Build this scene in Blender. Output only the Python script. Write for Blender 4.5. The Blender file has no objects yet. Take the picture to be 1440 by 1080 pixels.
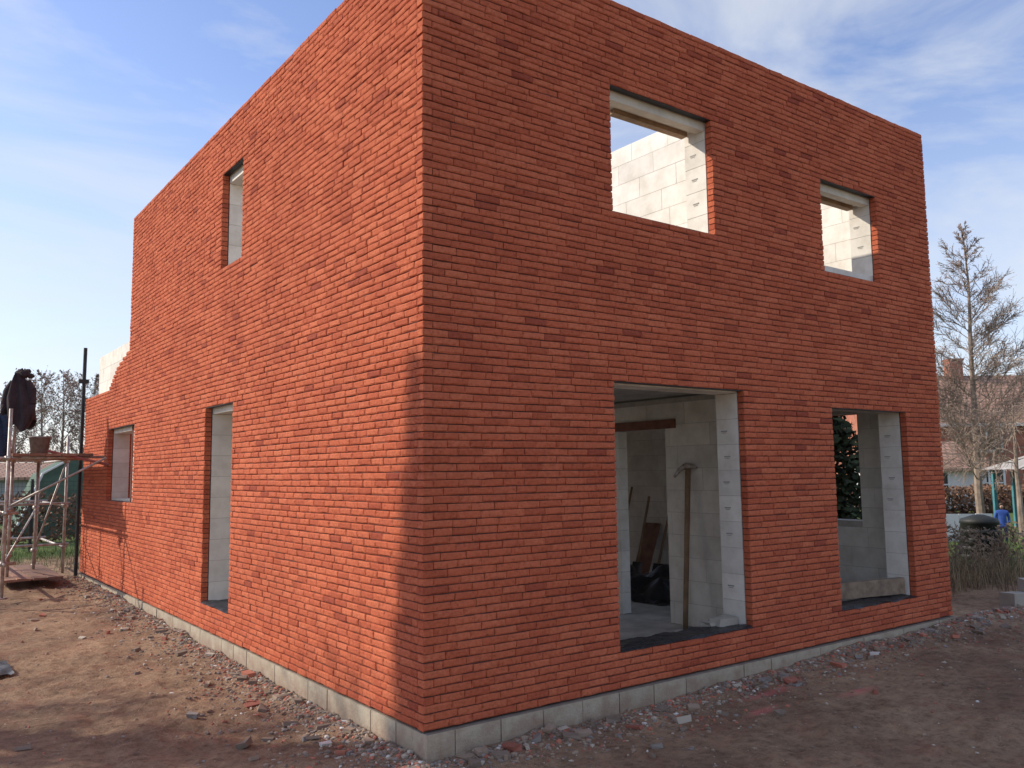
import bpy, random, math
import numpy as np
from math import radians, sin, cos, pi, sqrt
from mathutils import Vector, Matrix, noise
random.seed(7); rng=np.random.default_rng(7)
scene=bpy.context.scene
SUN_AZ=(-0.719,0.695); SUN_EL=radians(31)

# ------------------------------------------------------------------ helpers
def mat(name):
    m=bpy.data.materials.new(name); m.use_nodes=True
    nt=m.node_tree; b=nt.nodes['Principled BSDF']
    return m,nt,b
def N(nt,t,**kw):
    n=nt.nodes.new(t)
    for k,v in kw.items(): setattr(n,k,v)
    return n
def ramp(nt,stops,interp='LINEAR'):
    r=N(nt,'ShaderNodeValToRGB'); cr=r.color_ramp; cr.interpolation=interp
    while len(cr.elements)<len(stops): cr.elements.new(0.5)
    for e,(p,c) in zip(cr.elements,stops):
        e.position=p; e.color=(c[0],c[1],c[2],1)
    return r
def noise_n(nt,co,scale,detail=4,rough=0.55,dist=0.0):
    n=N(nt,'ShaderNodeTexNoise'); n.inputs['Scale'].default_value=scale
    n.inputs['Detail'].default_value=detail; n.inputs['Roughness'].default_value=rough
    n.inputs['Distortion'].default_value=dist
    if co is not None: nt.links.new(co,n.inputs['Vector'])
    return n
def mixc(nt,a,b,f,mode='MIX'):
    m=N(nt,'ShaderNodeMix',data_type='RGBA',blend_type=mode)
    for s,v in ((m.inputs[6],a),(m.inputs[7],b),(m.inputs[0],f)):
        if isinstance(v,(int,float)): s.default_value=v
        elif isinstance(v,tuple): s.default_value=(v[0],v[1],v[2],1)
        else: nt.links.new(v,s)
    return m.outputs[2]
def bump(nt,h,b,strength=0.5,dist=0.01,prev=None):
    n=N(nt,'ShaderNodeBump'); n.inputs['Strength'].default_value=strength; n.inputs['Distance'].default_value=dist
    nt.links.new(h,n.inputs['Height'])
    if prev: nt.links.new(prev,n.inputs['Normal'])
    if b: nt.links.new(n.outputs[0],b.inputs['Normal'])
    return n.outputs[0]
def coords(nt): return N(nt,'ShaderNodeNewGeometry').outputs['Position']
def rnd(nt): return N(nt,'ShaderNodeNewGeometry').outputs['Random Per Island']

def simple(name,col,rough=0.8,var=0.25,scale=8,bs=0.3,bd=0.005,metal=0,col2=None,island=False):
    m,nt,b=mat(name); co=coords(nt)
    n=noise_n(nt,co,scale,3,0.6)
    c2=col2 or tuple(c*(1-var) for c in col)
    r=ramp(nt,[(0.3,c2),(0.7,tuple(min(1,c*(1+var*0.4)) for c in col))])
    nt.links.new(n.outputs['Fac'],r.inputs[0])
    out=r.outputs[0]
    if island:
        rr=ramp(nt,[(0,(1-var,)*3),(1,(1.0+var*0.5,)*3)]); nt.links.new(rnd(nt),rr.inputs[0])
        out=mixc(nt,out,rr.outputs[0],1.0,'MULTIPLY')
    nt.links.new(out,b.inputs['Base Color']); b.inputs['Roughness'].default_value=rough; b.inputs['Metallic'].default_value=metal
    if not island:
        n2=noise_n(nt,co,scale*8,2,0.6); bump(nt,n2.outputs['Fac'],b,bs,bd)
    return m

def empty(name,loc=(0,0,0)):
    e=bpy.data.objects.new(name,None); e.location=loc; e.empty_display_size=0.3
    scene.collection.objects.link(e); return e
class MB:
    def __init__(s): s.v=[]; s.f=[]
    def add(s,vs,fs):
        o=len(s.v); s.v+= [tuple(v) for v in vs]; s.f+=[tuple(i+o for i in f) for f in fs]
    def box(s,x0,x1,y0,y1,z0,z1,M=None,j=0):
        vs=[Vector((x,y,z)) for x in (x0,x1) for y in (y0,y1) for z in (z0,z1)]
        if j: vs=[v+Vector((random.uniform(-j,j),random.uniform(-j,j),random.uniform(-j,j))) for v in vs]
        if M is not None: vs=[M@v for v in vs]
        s.add(vs,[(0,1,3,2),(4,6,7,5),(0,4,5,1),(2,3,7,6),(0,2,6,4),(1,5,7,3)])
    def tube(s,p0,p1,r0,r1=None,n=8,cap=True):
        r1=r0 if r1 is None else r1
        p0=Vector(p0);p1=Vector(p1);d=(p1-p0)
        if d.length<1e-6: return
        d.normalize()
        a=d.orthogonal().normalized();b=d.cross(a)
        vs=[]
        for p,r in((p0,r0),(p1,r1)):
            for i in range(n):
                t=2*pi*i/n; vs.append(p+a*(r*cos(t))+b*(r*sin(t)))
        fs=[(i,(i+1)%n,n+(i+1)%n,n+i) for i in range(n)]
        if cap: fs+=[tuple(range(n-1,-1,-1)),tuple(range(n,2*n))]
        s.add(vs,fs)
    def lathe(s,prof,n=20,M=None):
        vs=[];fs=[]
        for r,z in prof:
            for i in range(n):
                t=2*pi*i/n; v=Vector((r*cos(t),r*sin(t),z)); vs.append(M@v if M is not None else v)
        for k in range(len(prof)-1):
            for i in range(n):
                fs.append((k*n+i,k*n+(i+1)%n,(k+1)*n+(i+1)%n,(k+1)*n+i))
        s.add(vs,fs)
    def grid(s,fn,nu,nv):
        vs=[fn(i/nu,j/nv) for j in range(nv+1) for i in range(nu+1)]
        fs=[(j*(nu+1)+i,j*(nu+1)+i+1,(j+1)*(nu+1)+i+1,(j+1)*(nu+1)+i) for j in range(nv) for i in range(nu)]
        s.add(vs,fs)
    def obj(s,name,m,parent=None,smooth=False):
        me=bpy.data.meshes.new(name); me.from_pydata(s.v,[],s.f); me.validate(clean_customdata=False); me.update()
        if m: me.materials.append(m)
        if smooth: me.polygons.foreach_set('use_smooth',[True]*len(me.polygons))
        o=bpy.data.objects.new(name,me); scene.collection.objects.link(o)
        if parent: o.parent=parent
        return o

# ------------------------------------------------------------------ materials
def brick_mat():
    m,nt,b=mat('hand_moulded_brick'); co=coords(nt); r=rnd(nt)
    cr=ramp(nt,[(0,(0.36,0.085,0.052)),(0.035,(0.48,0.118,0.062)),(0.3,(0.555,0.143,0.073)),(0.6,(0.59,0.158,0.080)),(0.85,(0.62,0.178,0.092)),(1,(0.54,0.14,0.076))])
    nt.links.new(r,cr.inputs[0])
    n=noise_n(nt,co,32,5,0.72)
    r2=ramp(nt,[(0.26,(0.46,0.38,0.38)),(0.42,(0.88,0.86,0.86)),(0.55,(1,1,1)),(0.72,(1.10,1.2,1.25))]); nt.links.new(n.outputs['Fac'],r2.inputs[0])
    c=mixc(nt,cr.outputs[0],r2.outputs[0],1.0,'MULTIPLY')
    n3=noise_n(nt,co,0.9,3,0.65)
    r3=ramp(nt,[(0.3,(0.88,0.85,0.85)),(0.7,(1.05,1.06,1.06))]); nt.links.new(n3.outputs['Fac'],r3.inputs[0])
    c=mixc(nt,c,r3.outputs[0],1.0,'MULTIPLY')
    nt.links.new(c,b.inputs['Base Color']); b.inputs['Roughness'].default_value=0.92
    b.inputs['Specular IOR Level'].default_value=0.12
    bump(nt,noise_n(nt,co,60,5,0.75).outputs['Fac'],b,1.0,0.011)
    return m
M_brick=brick_mat()
M_mortar=simple('dark_mortar',(0.12,0.048,0.036),0.95,0.3,10)
def block_mat(name,base,dirt=None):
    m,nt,b=mat(name); co=coords(nt)
    rr=ramp(nt,[(0,tuple(c*0.9 for c in base)),(0.5,base),(1,tuple(min(1,c*1.04) for c in base))]); nt.links.new(rnd(nt),rr.inputs[0])
    n=noise_n(nt,co,4,5,0.65); r2=ramp(nt,[(0.3,(0.80,0.78,0.75)),(0.6,(1,1,1))]); nt.links.new(n.outputs['Fac'],r2.inputs[0])
    c=mixc(nt,rr.outputs[0],r2.outputs[0],1,'MULTIPLY')
    if dirt:
        nd=noise_n(nt,co,6,6,0.7); sz=N(nt,'ShaderNodeSeparateXYZ'); nt.links.new(co,sz.inputs[0])
        ad=N(nt,'ShaderNodeMath',operation='MULTIPLY_ADD'); nt.links.new(sz.outputs[2],ad.inputs[0]); ad.inputs[1].default_value=-1.6; nt.links.new(nd.outputs['Fac'],ad.inputs[2])
        rd=ramp(nt,[(0.50,(0,0,0)),(0.85,(.85,.85,.85))]); nt.links.new(ad.outputs[0],rd.inputs[0])
        c=mixc(nt,c,dirt,rd.outputs[0])
    nt.links.new(c,b.inputs['Base Color']); b.inputs['Roughness'].default_value=0.9
    bump(nt,noise_n(nt,co,60,3,0.6).outputs['Fac'],b,0.35 if not dirt else .8,0.004 if not dirt else .008)
    return m
M_block=block_mat('aerated_block',(0.80,0.76,0.69))
M_blockm=simple('block_joint',(0.50,0.46,0.41),0.95,0.2,10)
M_plinth=block_mat('plinth_concrete_block',(0.44,0.385,0.295),(0.27,0.18,0.13))
M_loose=block_mat('loose_concrete',(0.40,0.37,0.32))
M_conc=simple('concrete',(0.48,0.46,0.42),0.9,0.3,4)
M_pm=simple('plinth_joint',(0.24,0.20,0.16),0.95,0.3,8)
M_lintel=simple('lintel_concrete',(0.66,0.60,0.50),0.85,0.2,5)
M_steel=simple('dark_steel',(0.03,0.03,0.033),0.5,0.3,5,metal=0.3)
M_foil=simple('black_foil',(0.022,0.023,0.028),0.33,0.3,6,bs=0.6,bd=0.02)
M_galv=simple('galvanised_steel',(0.50,0.47,0.44),0.5,0.35,9,metal=0.35,col2=(0.28,0.21,0.17))
M_wood=simple('timber',(0.34,0.22,0.13),0.85,0.4,7)
M_oldwood=simple('weathered_plank',(0.30,0.16,0.11),0.9,0.4,7,island=True)
M_beam=simple('site_timber',(0.27,0.20,0.14),0.9,0.4,9)
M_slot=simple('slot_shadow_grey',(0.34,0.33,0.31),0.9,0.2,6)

# ------------------------------------------------------------------ masonry builder
def masonry(mb,mapf,u0,u1,z0,z1,openings,ul,uh,joint,depth,jit,fine,corner0=0,corner1=0,umax=None,seedoff=0,pillow=0.005,missing=()):
    """mapf(u,d,z)->world; d = depth into wall"""
    R=random.Random(11+seedoff)
    k=0; z=z0
    while z+uh*0.6<z1:
        za=z; zb=min(z+uh-joint,z1); zc=(za+zb)/2
        a=u0+(corner0+joint if (corner0 and k%2==1) else 0) if corner0>=0 else u0+((-corner0+joint) if k%2==0 else 0)
        b=(umax(zc) if umax else u1)
        if corner1 and k%2==1: b-=corner1+joint
        ivs=[(a,b)]
        for (oa,ob,oz0,oz1) in openings:
            if oz0<zc<oz1:
                nv=[]
                for (p,q) in ivs:
                    if ob<=p or oa>=q: nv.append((p,q))
                    else:
                        if oa>p: nv.append((p,oa))
                        if ob<q: nv.append((ob,q))
                ivs=nv
        off=u0-ul+(k%2)*ul*0.5+(R.uniform(-.22,.22)*ul if fine else (k%4)*ul*0.1)
        cuts=[];c=off
        while c<b+ul:
            cuts.append(c); c+=ul*(R.uniform(0.90,1.05) if fine else 1)
        for p,q in ivs:
            cs=[p]+[c for c in cuts if p+0.05<c<q-0.05]+[q]
            for i in range(len(cs)-1):
                ua=cs[i]; ub=cs[i+1]-(joint*(0.45 if fine else 1) if i<len(cs)-2 else 0)
                if any(mu0<(ua+ub)/2<mu1 and mz0<zc<mz1 for mu0,mu1,mz0,mz1 in missing): continue
                if ub-ua<0.015: continue
                d0=abs(R.gauss(0,jit)); dz=R.uniform(-jit,jit)*0.4
                if fine: dz+=0.004*noise.noise(Vector((ua*0.9,z*1.7,seedoff)))
                tilt=R.uniform(-1,1)*jit*0.6
                if fine:
                    nu=4;nv=3;vs=[]
                    sag=R.uniform(-1,1)*0.0015
                    for jv in range(nv+1):
                        for iu in range(nu+1):
                            edge=iu in(0,nu) or jv in(0,nv)
                            fu=[0,0.06,0.5,0.94,1][iu]; fv=[0,0.2,0.8,1][jv]
                            dd=d0+tilt*(fu-.5)*2+(pillow*R.uniform(0.4,1.8) if edge else R.uniform(-0.002,0.002))
                            uu=ua+(ub-ua)*fu; zz=za+(zb-za)*fv+dz
                            if edge:
                                if jv in(0,nv): zz+=R.uniform(-.0021,.0018)+(sag if iu==2 else 0)
                                if iu in(0,nu) : uu+=R.uniform(-.0015,.0015)
                            vs.append(mapf(uu,max(dd,0),zz))
                    fs=[(j*(nu+1)+i2,j*(nu+1)+i2+1,(j+1)*(nu+1)+i2+1,(j+1)*(nu+1)+i2) for j in range(nv) for i2 in range(nu)]
                    o=len(vs)
                    vs+=[mapf(ua,depth,za+dz),mapf(ub,depth,za+dz),mapf(ub,depth,zb+dz),mapf(ua,depth,zb+dz)]
                    w=nu+1
                    fs+=[tuple(list(range(nu,-1,-1))+[o,o+1]),
                         tuple(list(range(nv*w,nv*w+w))+[o+2,o+3]),
                         tuple([j*w for j in range(nv+1)]+[o+3,o]),
                         tuple([j*w+nu for j in range(nv,-1,-1)]+[o+1,o+2]),(o+3,o+2,o+1,o)]
                    mb.add(vs,fs)
                else:
                    vs=[mapf(u,dd,zz) for u in(ua,ub) for dd in (d0,depth) for zz in (za+dz*0,zb)]
                    mb.add(vs,[(0,1,3,2),(4,6,7,5),(0,4,5,1),(2,3,7,6),(0,2,6,4),(1,5,7,3)])
        z+=uh;k+=1
def core(mb,mapf,u0,u1,z0,z1,openings,d0,d1,inset):
    ops=[(a-inset,b+inset,c-inset*0.2,d+inset*0.2) for a,b,c,d in openings]
    us=sorted(set([u0,u1]+[min(max(x,u0),u1) for o in ops for x in o[:2]]))
    zs=sorted(set([z0,z1]+[min(max(x,z0),z1) for o in ops for x in o[2:]]))
    for i in range(len(us)-1):
        for j in range(len(zs)-1):
            uc=(us[i]+us[i+1])/2; zc=(zs[j]+zs[j+1])/2
            if any(a<uc<b and c<zc<d for a,b,c,d in ops): continue
            vs=[mapf(u,dd,z) for u in us[i:i+2] for dd in (d0,d1) for z in zs[j:j+2]]
            mb.add(vs,[(0,1,3,2),(4,6,7,5),(0,4,5,1),(2,3,7,6),(0,2,6,4),(1,5,7,3)])

# ------------------------------------------------------------------ BRICK HOUSE
W=7.36; D1=9.28; D2=12.81; H=6.0
house=empty('brick_house')
front=lambda u,d,z:(u,d,z)
left=lambda u,d,z:(d,u,z)
right=lambda u,d,z:(W-d,u,z)
back=lambda u,d,z:(u,D1-d,z)
back2=lambda u,d,z:(u,D2-d,z)
UH=0.0577; BD=0.08; C1=BD-0.004
def sn(z): return round(z/UH)*UH
opF=[(1.92,3.27,sn(4.06),sn(5.21)),(5.07,6.18,sn(3.90),sn(4.98)),(1.88,3.60,sn(0.27),sn(2.53)),(5.07,6.57,sn(0.29),sn(2.44))]
opL=[(3.98,4.70,sn(4.22),sn(5.36)),(4.17,5.16,sn(0.26),sn(2.60)),(8.78,10.66,sn(1.40),sn(2.60))]
opR=[(0.90,2.4,sn(1.1),sn(2.5)),(5.5,7.0,sn(1.1),sn(2.5)),(3.0,4.4,sn(4.0),sn(5.1))]
opB=[(0.9,3.2,sn(0.1),sn(2.5)),(4.9,6.6,sn(0.1),sn(2.5)),(1.6,3.0,sn(4.0),sn(5.1)),(4.9,6.1,sn(4.0),sn(5.1))]  # ground-floor rear openings are unseen, added to let daylight into the rooms
b=MB()
masonry(b,front,0,W,0,H,opF,0.215,UH,0.0085,BD,0.0028,True,corner0=BD,seedoff=1)
def umaxL(z):
    if z>3.80: return D1
    if z>3.62: return D1+0.12+(3.80-z)/0.18*0.75
    if z>3.30: return D1+0.9+(3.62-z)/0.32*0.55
    return D2
masonry(b,left,0,D2,0,H,opL,0.215,UH,0.0085,BD,0.0028,True,corner0=-BD,umax=umaxL,seedoff=2,
        missing=[(3.02,3.14,3.94,3.99),(5.55,5.7,3.7,3.75)])
b.obj('facing_bricks',M_brick,house)
b=MB()
masonry(b,right,BD+0.007,D1,0,H,opR,0.215,UH,0.007,BD,0.002,False,seedoff=3)
masonry(b,back,BD+.007,W-BD-.007,0,H,opB,0.215,UH,0.007,BD,0.002,False,seedoff=4)
masonry(b,back2,BD+.007,W-BD-.007,0,3.3,[(1.5,5.5,0.1,2.5)],0.215,UH,0.007,BD,0.002,False,seedoff=5)
masonry(b,right,D1,D2,0,3.3,[],0.215,UH,0.007,BD,0.002,False,seedoff=6)
b.obj('rear_facing_bricks',M_brick,house)
b=MB()
core(b,front,0.016,W-0.016,0.004,H-0.02,opF,0.016,C1,0.008)
core(b,left,BD,D1-0.01,0.004,H-0.02,opL,0.016,C1,0.008)
core(b,left,D1-0.01,D2-0.01,0.004,3.28,[(a,c,d,e) for a,c,d,e in opL if c>D1],0.016,C1,0.008)
core(b,right,BD,D1-0.01,0.004,H-0.02,opR,0.016,C1,0.008)
core(b,back,BD,W-BD,0.004,H-0.02,opB,0.016,C1,0.008)
core(b,back2,BD,W-BD,0.004,3.28,[(1.5,5.5,0.1,2.5)],0.016,C1,0.008)
core(b,right,D1-.01,D2-0.01,0.004,3.28,[],0.016,C1,0.008)
b.obj('mortar_bed',M_mortar,house)
T0,T1=0.092,0.355; BH=0.25; BL=0.6
b=MB(); c=MB()
IH=5.86
def leaf(mapf,u0,u1,z0,z1,ops,seed):
    masonry(b,lambda u,d,z:mapf(u,T0+d,z),u0,u1,z0,z1,ops,BL,BH,0.005,T1-T0,0.0012,False,seedoff=seed)
    core(c,mapf,u0+.004,u1-.004,z0+.002,z1-.006,ops,T0+.003,T1-.003,0.004)
leaf(front,T0,W-T0,0.02,IH,opF,20)
leaf(left,T1+.003,D1-T1-.003,0.02,IH,opL,21)
leaf(left,D1-T1+.3,12.1,0.02,4.02,[o for o in opL if o[1]>9],22)
leaf(right,T1+.003,D1-T1-.003,0.02,IH,opR,23)
leaf(back,T0,W-T0,0.02,IH,opB,24)
part=lambda u,d,z:(4.2+d,u,z)
masonry(b,part,T1+.004,D1-T1-.004,0.05,2.61,[(1.62,2.40,0.0,2.25),(6.4,7.4,0,2.2)],BL,BH,0.005,0.14,0.001,False,seedoff=30)
core(c,part,T1+.01,D1-T1-.01,0.055,2.60,[(1.62,2.40,0.0,2.25),(6.4,7.4,0,2.2)],0.004,0.136,0.004)
masonry(b,part,T1+.004,D1-T1-.004,2.86,5.83,[(6.4,7.4,0,5.0)],BL,BH,0.005,0.14,0.001,False,seedoff=31)
core(c,part,T1+.01,D1-T1-.01,2.865,5.82,[(6.4,7.4,0,5.0)],0.004,0.136,0.004)
cross=lambda u,d,z:(u,5.6+d,z)
masonry(b,cross,T1+.004,4.19,2.86,5.6,[(1.5,2.5,0,5.0)],BL,BH,0.005,0.14,0.001,False,seedoff=32)
b.obj('inner_leaf_blocks',M_block,house); c.obj('inner_leaf_joints',M_blockm,house)
b=MB()
X0,X1,Y0,Y1=T1+.003,W-T1-.003,T1+.003,D1-T1-.003
b.box(X0,X1,Y0,2.9,2.625,2.845)
b.box(X0,X1,5.4,Y1,2.625,2.845)
b.box(X0,1.1,2.9,5.4,2.625,2.845)
b.box(4.1,X1,2.9,5.4,2.625,2.845)  # open gap in the upper slab, added to let daylight down inside
b.box(X0,X1,Y0,Y1,-0.2,0.045)
b.box(T1,W-T1,D1+.01,D2-T1,-0.2,0.045)
b.obj('concrete_slabs',M_conc,house)
# plinth
b=MB()
masonry(b,lambda u,d,z:(u,d-0.045,z),0.0,W+0.02,-0.50,-0.008,[],0.395,0.245,0.008,0.2,0.005,False,seedoff=40)
masonry(b,lambda u,d,z:(d-0.006,u,z),0.16,D2+0.02,-0.50,-0.008,[],0.395,0.245,0.008,0.2,0.005,False,seedoff=41)
b.obj('plinth_blocks',M_plinth,house)
b=MB(); b.box(0.012,W,-0.030,0.15,-0.5,-0.016); b.box(0.010,0.15,0.151,D2,-0.5,-0.016)
b.obj('plinth_mortar',M_pm,house)
# lintels, steel angles, sills
b=MB(); s=MB(); w=MB(); f=MB(); sl=MB()
def opening_parts(mapf,op,lint=True):
    a,c_,z0,z1=op
    def bx(m,u0,u1,d0,d1,za,zb):
        vs=[mapf(u,d,z) for u in(u0,u1) for d in(d0,d1) for z in(za,zb)]
        m.add(vs,[(0,1,3,2),(4,6,7,5),(0,4,5,1),(2,3,7,6),(0,2,6,4),(1,5,7,3)])
    bx(s,a+.002,c_-.002,0.014,BD-.002,z1-0.008,z1-0.002)
    if lint:
        bx(b,a+.004,c_-.004,T0+.003,0.350,z1-0.05,z1-0.004)
        bx(b,a+.004,c_-.004,T0+.003,0.19,z1-0.09,z1-0.051)
        bx(w,a+.30,c_-.05,0.27,0.349,z1-0.10,z1-0.052)
for i,o in enumerate(opF): opening_parts(front,o,lint=i<2)
for i,o in enumerate(opL): opening_parts(left,o,lint=False)
for mp,ops in((front,opF),(left,opL)):
    for a,c_,z0,z1 in ops:
        for ua,ub in((a-0.03,a-0.012),(c_+0.012,c_+0.03)):
            vs=[mp(u,d,z) for u in(ua,ub) for d in(BD-.003,T0+.004) for z in(z0,z1)]
            s.add(vs,[(0,1,3,2),(4,6,7,5),(0,4,5,1),(2,3,7,6),(0,2,6,4),(1,5,7,3)])
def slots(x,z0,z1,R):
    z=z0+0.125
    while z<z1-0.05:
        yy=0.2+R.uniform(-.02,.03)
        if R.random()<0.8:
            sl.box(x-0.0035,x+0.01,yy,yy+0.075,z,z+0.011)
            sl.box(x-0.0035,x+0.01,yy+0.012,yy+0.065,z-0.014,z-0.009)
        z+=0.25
RR=random.Random(3)
for o in opF: slots(o[1],(int((o[2]-.02)/.25)+1)*.25+.02,o[3],RR)
b.obj('window_lintels',M_lintel,house); s.obj('steel_angles',M_steel,house); w.obj('lintel_boards',M_wood,house); sl.obj('grip_slots',M_slot,house)
def foilfn(x0,x1,y0,y1,z):
    def fn(u,v):
        x=x0+(x1-x0)*u; y=y0+(y1-y0)*v
        zz=z+0.008+0.014*noise.noise(Vector((x*5,y*7,z*3)))+0.007*noise.noise(Vector((x*21,y*19,1)))
        if v==0: zz-=0.015+0.02*max(-.3,noise.noise(Vector((x*4,0,0))))
        return (x,y-0.006*(v==0),zz)
    return fn
f.grid(foilfn(1.885,3.595,0.004,0.30,opF[2][2]+0.006),60,16)
f.grid(foilfn(5.075,6.565,0.004,0.30,opF[3][2]+0.006),50,16)
ff=foilfn(4.175,5.155,0.004,0.34,opL[1][2]+0.006)
f.grid(lambda u,v:(lambda p:(p[1],p[0],p[2]))(ff(u,v)),30,14)
f.obj('damp_proof_foil',M_foil,house,True)
b=MB(); b.box(0.10,0.34,8.80,10.64,opL[2][2]+0.002,opL[2][2]+0.03); b.obj('window_sill_board',M_lintel,house)
b=MB(); b.box(4.175,4.36,1.45,2.62,2.255,2.36); b.obj('door_lintel',simple('rusty_lintel',(0.22,0.09,0.06),0.8,0.4,6),house)

# interior items ----------------------------------------------------
e=empty('pickaxe')
b=MB(); b.tube((3.93,1.16,0.05),(4.16,1.25,1.80),0.028,0.032,10)
b.obj('handle',M_wood,e,True)
b=MB()
pts=[(-0.17,-0.10),(-0.10,-0.03),(0,0.02),(0.08,0.02),(0.15,0.0)]
for i in range(4):
    p,q=pts[i],pts[i+1]
    b.tube((4.13,1.26-p[0],1.80+p[1]),(4.13,1.26-q[0],1.80+q[1]),0.014+0.02*(1-abs(p[0])*5),0.014+0.02*(1-abs(q[0])*5),8)
b.obj('head',M_galv,e,True)
def shovel(name,x,y,tx,ty,h):
    e=empty(name); b=MB(); b.tube((x,y,0.35),(tx,ty,h),0.02,0.02,8)
    b.obj('handle',M_wood,e,True)
    b=MB()
    d=Vector((tx-x,ty-y,h-0.35)).normalized()
    def fn(u,v):
        wdt=0.11*(1 if v>0.35 else sqrt(max(0.02,v/0.35)))
        p=Vector((x,y,0.35))-d*(0.30*(1-v)); return (p.x+0.02*cos((u-.5)*3),p.y+(u-.5)*2*wdt,p.z)
    b.grid(fn,8,8); b.obj('blade',M_steel,e,True)
shovel('shovel',6.5,4.45,6.95,4.6,1.35)
shovel('shovel',6.55,4.05,6.96,4.15,1.2)
e=empty('broom'); b=MB(); b.tube((6.4,4.85,0.12),(6.96,5.0,1.5),0.018,0.018,8); b.obj('handle',M_wood,e,True)
b=MB(); b.box(6.36,6.44,4.7,5.0,0.05,0.15); b.obj('bristles',M_oldwood,e)
b=MB(); Mx=Matrix.Translation((6.60,4.55,0.05))@Matrix.Rotation(radians(22),4,'Y'); b.box(0,0.03,-0.16,0.16,0,0.95,Mx); b.obj('leaning_board',M_oldwood)
b=MB()
def heap(u,v):
    x=5.0+1.3*u; y=2.5+2.0*v
    r=max(0,1-((u-.5)**2+(v-.5)**2)*4)
    return (x,y,0.06+0.42*r**0.7*(0.7+0.6*noise.noise(Vector((x*3,y*3,0))))+0.03*noise.noise(Vector((x*12,y*12,2))))
b.grid(heap,50,50); b.obj('black_foil_heap',M_foil,None,True)
b=MB(); d=Vector((0.95,-0.2,0)).normalized(); ang=math.atan2(d.y,d.x)
Mx=Matrix.Translation((5.35,0.38,0.32))@Matrix.Rotation(ang,4,'Z')
b.box(0,1.18,-0.035,0.035,0,0.18,Mx); b.box(0.02,0.9,0.05,0.11,-0.02,0.05,Mx,0.004); b.obj('timber_beam',M_beam)
b=MB(); b.box(3.3,3.57,0.16,0.30,0.30,0.37,None,0.012);b.box(3.22,3.40,0.2,0.33,0.30,0.34,None,0.012); b.obj('loose_block',M_loose)
b=MB(); b.box(0.36,0.5,4.3,4.55,0.06,0.3,None,0.01); b.obj('loose_block',M_loose)

# ------------------------------------------------------------------ GROUND
def sst(a,b_,x):
    t=min(1,max(0,(x-a)/(b_-a))); return t*t*(3-2*t)
def gh(x,y):
    base=-0.215+0.15*sst(0.5,7.6,x)+0.10*sst(1,12,y)+0.06*sst(8,12,x)
    base=min(base,-0.05)
    cl=max(0,noise.noise(Vector((x*0.5,y*0.5,21)))+.25)
    n=0.040*noise.noise(Vector((x*0.7,y*0.7,3)))+0.024*noise.noise(Vector((x*2.6,y*2.6,7)))+(0.010+.018*cl)*noise.noise(Vector((x*6,y*6,1)))+(0.006+.012*cl)*noise.noise(Vector((x*14,y*14,4)))
    dd=0
    if y<0 and x>-0.3: dd=max(0,1+y/0.35)*(0.03+0.05*max(0,noise.noise(Vector((x*1.5,2,0)))))
    if x<0 and y>-0.3: dd=max(dd,max(0,1+x/0.35)*(0.03+0.06*max(0,noise.noise(Vector((y*1.5,7,0))))))
    return base+n+dd
def axis(lo,hi,step,far):
    c=list(np.arange(lo,hi,step)); s=step; a=lo;L=[]
    while a>-far: s*=1.35; a-=s; L.append(a)
    s=step; a=c[-1];Rr=[]
    while a<far: s*=1.35; a+=s; Rr.append(a)
    return L[::-1]+c+Rr
xs=axis(-4.5,10.0,0.035,1500); ys=axis(-3.6,11,0.035,1500)
v=[];fc=[]
for y in ys:
    for x in xs:
        if 0.4<x<7 and 0.4<y<12: v.append((x,y,-0.4))
        else: v.append((x,y,gh(x,y) if abs(x)<60 and abs(y)<60 else -0.08))
nx=len(xs)
for j in range(len(ys)-1):
    for i in range(nx-1):
        k=j*nx+i; fc.append((k,k+1,k+nx+1,k+nx))
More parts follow.
